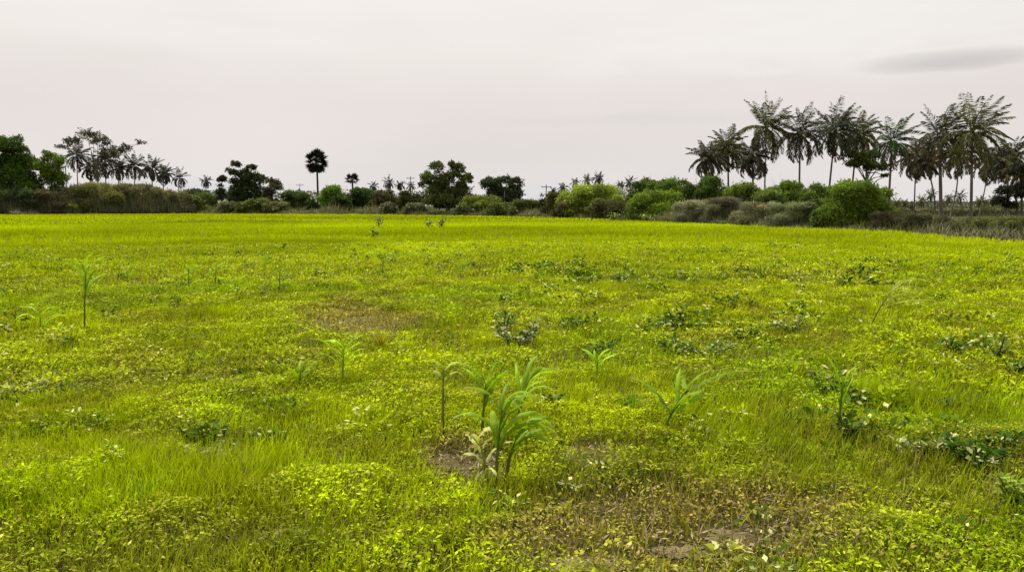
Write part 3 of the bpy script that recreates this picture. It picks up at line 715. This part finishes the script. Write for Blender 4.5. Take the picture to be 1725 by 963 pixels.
# --- centre
tree(714, 15, 303, 345, 8, (.055, .055, .028), 'small olive tree against the left side of the large centre tree', n=10)
tree(752, 44, 274, 345, 6, (.07, .085, .022), 'large olive tree with a double peaked crown at the centre', clusters=[(735, 284, 12, .8), (770, 288, 14, .9), (722, 302, 13, .8), (784, 305, 12, .9), (750, 305, 18, .8), (733, 325, 20, .8), (774, 325, 20, .9), (752, 340, 30, .5), (730, 343, 16, .6), (775, 343, 16, .6), (762, 278, 6, 1)], cover=1.1, limbs=8)
tree(845, 38, 298, 342, 22, (.045, .06, .028), 'wide flat topped dark tree right of the large centre tree', clusters=[(822, 310, 14, .7), (845, 307, 15, .6), (868, 311, 14, .8), (835, 325, 18, .7), (862, 328, 18, .8), (848, 340, 26, .5)])
shrub(810, 30, 330, 5, (.12, .14, .02), 'yellow green shrub right below the large centre tree')
shrub(845, 24, 342, 3, (.10, .12, .03), 'low olive shrub below the wide dark tree')
shrub(885, 22, 337, 6, (.075, .085, .025), 'low green shrub in the dip of the tree line')
shrub(790, 24, 345, 2, (.10, .11, .08), 'greyish low shrub left of the dip')
shrub(914, 8, 327, 5, (.025, .045, .02), 'small dark round bush beside the thin pole', n=7)
shrub(945, 26, 322, 6, cOl, 'olive brown shrub below the row of far palms')
shrub(1000, 52, 313, 6, (.19, .23, .025), 'wide bright shrub covered with yellow green creepers', n=22, rs=.26)
shrub(975, 36, 338, 3, (.07, .055, .035), 'dark brown shrub under the creeper covered one')
shrub(1030, 34, 335, 3, (.10, .10, .04), 'olive shrub at the right foot of the creeper covered one')
shrub(1085, 28, 299, 22, (.085, .13, .02), 'tall green shrub left of the dark glossy one')
shrub(1135, 30, 300, 20, (.10, .16, .02), 'tall light green shrub between the two tall ones')
shrub(1105, 45, 322, 6, (.105, .155, .012), 'broad bright green bush at the edge of the field with dark shade below', n=20, rs=.3)
shrub(1060, 32, 340, 4, (.06, .06, .02), 'dark olive shrub left of the broad bright green bush')
shrub(1188, 36, 297, 18, (.045, .075, .012), 'dark glossy green shrub below the leftmost right hand palms', n=18)
# --- right
shrub(1250, 30, 308, 20, (.10, .14, .018), 'yellow green shrub below the second of the right hand palms')
shrub(1292, 24, 318, 17, (.13, .18, .05), 'pale leaved upright shrub behind the grey brush')
shrub(1320, 32, 304, 20, (.09, .14, .016), 'green shrub at the foot of the tall slender palm')
shrub(1372, 34, 308, 18, (.085, .13, .02), 'green shrub below the broad crowned palm')
shrub(1418, 30, 303, 20, (.075, .12, .016), 'mid green shrub left behind the big round bright bush')
shrub(1372, 30, 335, 8, (.07, .095, .02), 'low dark green shrub left of the big round bright bush')
shrub(1446, 54, 308, 4, (.095, .145, .010), 'big round bright green bush below the right hand palms', n=28, rs=.27, cover=1.2)
GG = 'grey dry brush in front of the right hand shrubs'
shrub(1175, 34, 338, 2, cGr, 'leftmost mound of grey dry brush', 'brush', 'brush', GG, elong=.22, cover=1.0, mat=M_pale)
shrub(1225, 38, 334, 4, (.10, .09, .06), 'tallest mound of grey dry brush with a dark middle', 'brush', 'brush', GG, elong=.22, cover=1.0, mat=M_pale)
shrub(1280, 38, 340, 3, (.13, .115, .07), 'low mound of grey dry brush below the pale leaved shrub', 'brush', 'brush', GG, elong=.22, cover=1.0, mat=M_pale)
shrub(1335, 36, 342, 2, (.11, .12, .06), 'rightmost olive grey mound of dry brush', 'brush', 'brush', GG, elong=.25, cover=1.0, mat=M_pale)
shrub(1390, 20, 352, 2, (.05, .07, .02), 'low dark shrub at the left foot of the big round bright bush')
GR0 = 'dark far bushes seen between the palm trunks'
for (u_, l_) in [(1515, 'far dark bush between the bright green palm and the brownish palm'), (1562, 'far dark bush left of the thick palm trunk'), (1608, 'far dark bush right of the thick palm trunk'), (1662, 'far dark bush right of the tallest palm trunk'), (1705, 'far dark bush at the foot of the dark dense tree')]:
    shrub(u_, 28, 350 + 3 * rng.random(), 0, (.05, .05, .025), l_, 'bush', 'bush', GR0, D=125, n=10)
GR = 'low brown scrub under the right hand palms'
shrub(1500, 34, 357, 3, (.045, .04, .022), 'dark brown scrub right of the big round bright bush', 'scrub', 'scrub', GR, elong=.25)
shrub(1553, 38, 361, 5, (.06, .052, .03), 'middle brown scrub under the trunks', 'scrub', 'scrub', GR, elong=.25)
shrub(1612, 36, 372, 6, (.075, .07, .04), 'greyish low scrub in front of the thick trunk', 'scrub', 'scrub', GR, elong=.25)
shrub(1660, 34, 368, 7, (.07, .07, .025), 'olive scrub below the tallest palm', 'scrub', 'scrub', GR, elong=.25)
shrub(1712, 32, 366, 6, (.08, .08, .03), 'olive scrub cut by the right edge', 'scrub', 'scrub', GR, elong=.25)
tree(1457, 36, 247, 292, 45, (.065, .085, .015), 'green umbrella crowned tree among the right hand palms', ub=1450, clusters=[(1445, 262, 14, .6), (1468, 262, 15, .6), (1456, 277, 20, .5), (1435, 278, 12, .5), (1480, 282, 12, .5), (1490, 296, 6, .4)], limbs=14, tr=.16)
tree(1708, 34, 275, 355, 45, (.032, .036, .02), 'dark dense tree below the palms at the right edge', n=18)

# ---- low brush along the field's edge and the far woodland (nobody could count these)
a = Acc(); n = 90000
uu = rng.random(n) * 2700 - 500
eD = np.interp(uu, EU, EP[:, 1]); off = rng.random(n) ** 1.3 * (4 + eD * .05 + np.interp(uu, [1400, 1500], [0, 40]))
yy = eD + off - .4; xx = (uu - 862.5) / F * yy / .9955
hn = (.25 + 2.3 * fbm(uu * .03, yy * .15 + 3, 3)) * (.35 + .65 * np.clip(off / 3, 0, 1)) * np.interp(eD, [35, 140], [.55, 1.25])
cn = fbm(uu * .02 + 5, yy * .1, 3)[:, None]
C = np.array([.13, .16, .03]) * (1 - cn) * 1.4 + np.array([.25, .22, .14]) * cn * 1.3
C = C * np.interp(uu, [1440, 1500], [1, .8])[:, None]
C = C * (.5 + .8 * rng.random((n, 1)))
blades(a, np.stack([xx, yy, np.zeros(n)], 1), hn * (.4 + .8 * rng.random(n)), .022 + eD * .0009, rng.random(n) * 6.28, rng.random(n) * .8, rng.random(n), C, 2, .5, 1.1)
tag(a.build('brush', M_pale), 'low brownish grey brush along the far edge of the field', 'brush', kind='stuff')
a = Acc(); n = 60000
uu = rng.random(n) * 3000 - 600; yy = 330 + 90 * rng.random(n); xx = (uu - 862.5) / F * yy
tv = np.interp(uu, [-600, 300, 480, 620, 700, 800, 870, 905, 940, 1000, 1100, 1200, 1300, 1400, 1480, 1505, 2400], [322, 327, 327, 326, 326, 333, 339, 342, 336, 327, 321, 317, 317, 319, 331, 342, 342])
top = 1.7 + (348 - tv) * .244 * (.75 + .5 * fbm(uu * .05, uu * 0 + 4, 3)) * yy / 330
zz = top * rng.random(n) ** .6
leaves(a, np.stack([xx, yy, zz], 1), rand_dirs(n), rand_dirs(n), .9, .55, np.array([.09, .105, .05]) * (.6 + .8 * rng.random((n, 1))))  # distance haze is mixed into this olive leaf colour
tag(a.build('far_woodland', M_foliage), 'distant dark woodland on the horizon behind the shrubs', 'woodland', kind='stuff')

# ------------------------------------------------------------------ palms
def frond(acc, c, az, el, L, droop, col, m=40, lw=.07, wind=.0, dens=1.0, ll=.205):
    s = np.linspace(0, 1, 13)
    e_ = el - droop * s ** 1.25
    step = np.stack([np.cos(az) * np.cos(e_) + wind * s, np.sin(az) * np.cos(e_), np.sin(e_)], 1); step = unit(step) * (L / 12)
    P = np.vstack([c, c + np.cumsum(step[1:], 0)]); T = unit(np.gradient(P, axis=0))
    side = unit(np.cross(T, np.array([0, 0, 1.]) + .15 * rng.normal(size=3))); up = np.cross(side, T)
    w = .09 * (1 - s * .8)
    for k in range(12):
        V = np.stack([P[k] - side[k] * w[k] / 2, P[k] + side[k] * w[k] / 2, P[k + 1] + side[k + 1] * w[k + 1] / 2, P[k + 1] - side[k + 1] * w[k + 1] / 2])[None]
        acc.quads(V, (np.asarray(col) * 1.3)[None])
    q = np.repeat(np.linspace(.14, .99, m), 2); sg = np.tile([1., -1.], m)
    idx = q * 12; i0 = np.minimum(idx.astype(int), 11); fr = (idx - i0)[:, None]
    pp = P[i0] * (1 - fr) + P[i0 + 1] * fr; tt = T[i0]; ss = side[i0]; 
    n = len(q)
    dirv = unit(ss * sg[:, None] * .75 + tt * .65 + np.array([0, 0, -.6]) + rng.normal(size=(n, 3)) * .12 + np.array([wind * .6, 0, 0]))
    ln = L * ll * np.sin(np.pi * (q * .82 + .12)) * (.85 + .3 * rng.random(n)) + .1
    C = np.asarray(col) * (.65 + .7 * rng.random((n, 1)))
    leaves(acc, pp, dirv, tt + .6 * rng.normal(size=(n, 3)), ln, lw * (.8 + .5 * rng.random(n)), C)

def coconut(u, vc, rpx, ub, vb, D, label, nf=36, wind=.18, col=(.095, .098, .028), group='coconut palms on the right', m=38, curve=0.0, brown=.15, tr=.17, nuts=True):
    b = at(ub, vb, D); b[2] = 0
    c = at(u, vc, D); Lf = rpx / F * D * (1.06 + .14 * rng.random())
    nf = int(nf * (1.1 + .35 * rng.random())); tilt = rng.normal(size=2) * .12; heavy = .8 + .5 * rng.random()
    r = empty('coconut_palm', b, label, 'palm tree', group)
    c = c - b
    s = np.linspace(0, 1, 12)
    P = np.stack([c[0] * s + curve * np.sin(s * np.pi), 0 * s, c[2] * s], 1)
    t = Acc(); rad = tr * .82 * (1 - .4 * s); rad[0] *= 1.6; rad[1] *= 1.12
    rad = np.maximum(rad, D * .00055)
    tube(t, P, rad, (.11, .095, .075), 9); t.build('trunk', M_bark, r, smooth=True)
    a = Acc(); col = np.asarray(col)
    lw = max(.08, D * .00095)
    for k in range(nf):
        q = (k + .5) / nf
        el = R(88) - R(140) * q ** 1.05 + rng.normal() * .14
        az = k * 2.39996 + rng.normal() * .2
        el += tilt[0] * math.cos(az) + tilt[1] * math.sin(az)
        cc = col * (.8 + .5 * rng.random())
        if q > 1 - brown: cc = np.array([.13, .095, .05]) * (.7 + .5 * rng.random())
        frond(a, np.array([c[0], 0, c[2]]) + np.array([math.cos(az), math.sin(az), 0]) * .12, az, el, Lf * (.85 + .3 * rng.random()), heavy * (.25 + .35 * rng.random() + 1.0 * min(1, q * 1.8)), cc, m, lw, wind * (.5 + rng.random()))
    a.build('crown', M_palm, r)
    if nuts:
        g = Acc()
        for k in range(8):
            az = rng.random() * 6.28; p = np.array([c[0] + math.cos(az) * .3, math.sin(az) * .3, c[2] - .25 - .25 * rng.random()])
            tube(g, [np.array([c[0], 0, c[2] - .1]), p], [.03, .03], (.10, .10, .03), 4)
            tube(g, [p + [0, 0, z] for z in (.15, .1, 0, -.1, -.14)], [.02, .09, .13, .09, .02], (.10, .10, .03), 7)
        g.build('coconuts', M_bark, r, smooth=True)
    return r
ED = 95
coconut(1190, 268, 32, 1193, 330, ED, 'lowest palm at the left end of the right hand palms', curve=-.2, col=(.085, .08, .05))
coconut(1226, 250, 38, 1229, 330, ED + 4, 'second palm from the left end of the right hand palms, just taller than the lowest')
coconut(1267, 265, 36, 1272, 330, ED - 3, 'low palm tucked behind the tall slender one', col=(.06, .062, .036))
coconut(1291, 215, 46, 1288, 330, ED + 2, 'tall slender palm with a thin straight trunk', tr=.13)
coconut(1348, 226, 46, 1347, 330, ED, 'broad crowned palm right of the tall slender one', col=(.058, .066, .036), nf=28)
coconut(1407, 220, 46, 1393, 330, ED + 3, 'palm with a trunk leaning right and a spreading crown', col=(.058, .072, .036))
coconut(1444, 228, 42, 1432, 330, ED + 8, 'palm whose trunk is hidden by the umbrella crowned tree')
coconut(1503, 240, 46, 1496, 350, ED - 12, 'bright green palm with a straight trunk right of the umbrella crowned tree', col=(.05, .09, .03), nf=28)
coconut(1543, 268, 32, 1540, 356, ED + 5, 'small brownish palm with a pale thin trunk', col=(.11, .08, .045), tr=.12)
coconut(1583, 230, 48, 1586, 365, ED - 22, 'thick trunked palm left of the tallest one', tr=.22, nf=28, col=(.062, .064, .036))
coconut(1560, 275, 26, 1576, 365, ED - 5, 'short palm with a slanting trunk beside the thick trunked one', curve=.3, col=(.08, .07, .04), tr=.13)
coconut(1638, 222, 58, 1636, 370, ED - 25, 'tallest palm with windblown fronds at the right', wind=.45, nf=30)
coconut(1612, 262, 36, 1600, 350, ED + 12, 'palm with a thin trunk behind the tallest one', curve=.5, tr=.13, wind=.1)
coconut(1668, 275, 32, 1650, 352, ED + 20, 'palm leaning strongly right behind the tallest one', tr=.12)
coconut(1697, 268, 40, 1700, 352, ED - 2, 'palm at the right edge above the dark dense tree', col=(.055, .06, .034))
coconut(1722, 290, 36, 1722, 352, ED - 10, 'low palm cut off by the right edge', nf=20)
GF = 'far coconut palms on the horizon'
def farpalm(u, vc, r, D, label, **k):
    coconut(u, vc, r, u + rng.normal() * 2, 352, D, label, nf=16, m=12, nuts=False, group=k.pop('group', GF), tr=.2, **k)
for (u, v, r, lab) in [(1511, 341, 9, 'far palm nearest to the big round bright bush'), (1524, 342, 8, 'low far palm between the bright green palm and the brownish palm'),
                       (1553, 338, 10, 'far palm just right of the brownish palm trunk'), (1568, 328, 10, 'far palm left of the thick trunk, taller than its neighbours'),
                       (1598, 334, 10, 'far palm just right of the thick trunk'), (1617, 330, 12, 'far broad palm between the thick trunk and the tallest palm'),
                       (1652, 338, 10, 'far palm right of the tallest palm trunk'), (1672, 336, 9, 'far palm left of the dark dense tree'),
                       (1535, 346, 7, 'smallest far palm left of the brownish palm trunk'), (1584, 344, 8, 'far palm seen low behind the thick trunk')]:
    farpalm(u, v, r, 230 + 60 * rng.random(), lab)
GL = 'coconut palms behind the left brush'
cL = (.055, .062, .04)
for (u, v, r, lab) in [(129, 262, 24, 'leftmost palm of the left group with a clear thin trunk'), (152, 284, 19, 'low palm second in the left group'),
                       (178, 272, 26, 'bushy palm in the middle of the left group'), (200, 284, 20, 'palm with a drooping crown below the airy tree'),
                       (226, 280, 22, 'palm fifth from the left in the left group'), (256, 284, 20, 'left palm of the pair right of the left group'),
                       (276, 293, 17, 'right palm of the pair right of the left group')]:
    coconut(u, v, r * 1.02, u + rng.normal() * 2, 345, 165 + 25 * rng.random(), lab, nf=28, m=22, nuts=False, group=GL, tr=.18, col=cL, wind=.1)
coconut(302, 300, 17, 298, 345, 180, 'separate small palm at the right end of the left group', nf=20, m=16, nuts=False, group=GL, tr=.15, col=(.055, .05, .04))
GC = 'small palms along the centre of the tree line'
for (u, v, r, lab) in [(347, 306, 11, 'lone small palm left of the dark round tree'), (629, 314, 9, 'small palm right of the small fan palm'),
                       (655, 308, 11, 'small palm above the brownish centre shrub'), (674, 312, 9, 'small palm above the grey centre shrub'),
                       (692, 314, 9, 'small palm nearest to the large centre tree'), (931, 323, 8, 'small palm beside the thin pole'),
                       (948, 317, 9, 'small palm above the olive brown shrub'), (969, 308, 8, 'small palm left of the far pair above the creepers'),
                       (990, 303, 10, 'left palm of the far pair above the creepers'), (1008, 300, 11, 'right palm of the far pair above the creepers'),
                       (1045, 312, 8, 'tiny palm at the right end of the creeper covered shrub'), (1061, 307, 12, 'lone small palm between creepers and tall green shrub')]:
    coconut(u, v, r, u + rng.normal() * 1.5, 350, 185, lab, nf=16, m=12, nuts=False, group=GC, tr=.16, col=(.045, .045, .032), wind=.05)

# fan palms (palmyra)
def fanpalm(u, vc, rpx, D, label, n, up=1.15, low=-.6, seed=1):
    b = at(u, 350, D); b[2] = 0; c = at(u, vc, D); rr = rpx / F * D
    r = empty('fan_palm', b, label, 'palm tree', 'fan palms left of centre')
    t = Acc(); s = np.linspace(0, 1, 12)
    tube(t, np.stack([.12 * np.sin(s * 3), 0 * s, (c[2] - b[2]) * s], 1), (.24 * (1 - .25 * s)) * np.where(s == 0, 1.3, 1), (.05, .04, .035), 10)
    t.build('trunk', M_bark, r, smooth=True)
    a = Acc()
    for k in range(n):
        z = 1 - (k + .5) / n * (1 - low); az = k * 2.39996 + .3; h = math.sqrt(max(0, 1 - z * z))
        d = unit(np.array([math.cos(az) * h, math.sin(az) * h, z]) + rng.normal(size=3) * .12)
        c0 = np.array([0, 0, c[2]]); c1 = c0 + d * rr * [.62, .62, .62 * up]
        tube(a, [c0, (c0 + c1) / 2, c1], [.05, .04, .03], (.06, .05, .03), 4)
        sd = unit(np.cross(d, [0.1, .2, 1.])); upv = np.cross(sd, d)
        m = 20; an = np.linspace(-2.2, 2.2, m)
        Dv = unit(d * np.cos(an)[:, None] + sd * np.sin(an)[:, None] + upv * (.15 * rng.normal(size=(m, 1)) - .1))
        L = rr * (.44 + .08 * rng.random(m))
        leaves(a, np.repeat(c1[None], m, 0), Dv, np.repeat(upv[None], m, 0), L, L * .3, np.array([.035, .030, .024]) * (.6 + .8 * rng.random((m, 1))))
    a.build('crown', M_palm, r)
fanpalm(535, 273, 20, 170, 'tall fan palm with a dark ball shaped crown on a bare trunk', 46, 1.2, -.85)
fanpalm(594, 303, 13, 175, 'small fan palm with an open crown right of the tall one', 20, .95, -.45)

# ------------------------------------------------------------------ utility poles
def pole(u, vt, D, label, arm=True, col=(.07, .07, .07), rad=.13):
    b = at(u, 350, D); b[2] = 0; h = at(u, vt, D)[2]
    r = empty('utility_pole', b, label, 'utility pole', 'utility poles beyond the trees')
    a = Acc(); tube(a, [[0, 0, z] for z in (-.2, h * .5, h)], [rad, rad * .85, rad * .7], col, 8); a.build('pole', M_bark, r, smooth=True)
    if arm:
        a = Acc(); tube(a, [[x, .12, h - .5] for x in (-1.0, 0, 1.0)], [.08] * 3, col, 6); a.build('crossarm', M_bark, r)
        for x in (-.9, 0, .9):
            a = Acc(); tube(a, [[x, .12, h - .44], [x, .12, h - .3], [x, .12, h - .2]], [.05, .07, .03], (.3, .28, .25), 6); a.build('insulator', M_bark, r)
pole(920, 311, 170, 'dark utility pole rising beside the dip in the tree line')
pole(692, 297, 210, 'utility pole above the small centre palms')
pole(506, 309, 230, 'thin pale utility pole left of the tall fan palm', col=(.3, .28, .28), rad=.10)
pole(850, 322, 140, 'pale concrete pole in front of the wide dark tree', arm=False, col=(.32, .31, .30), rad=.08)
pole(114, 279, 170, 'short dark pole between the light green tree and the leftmost palm', arm=False)
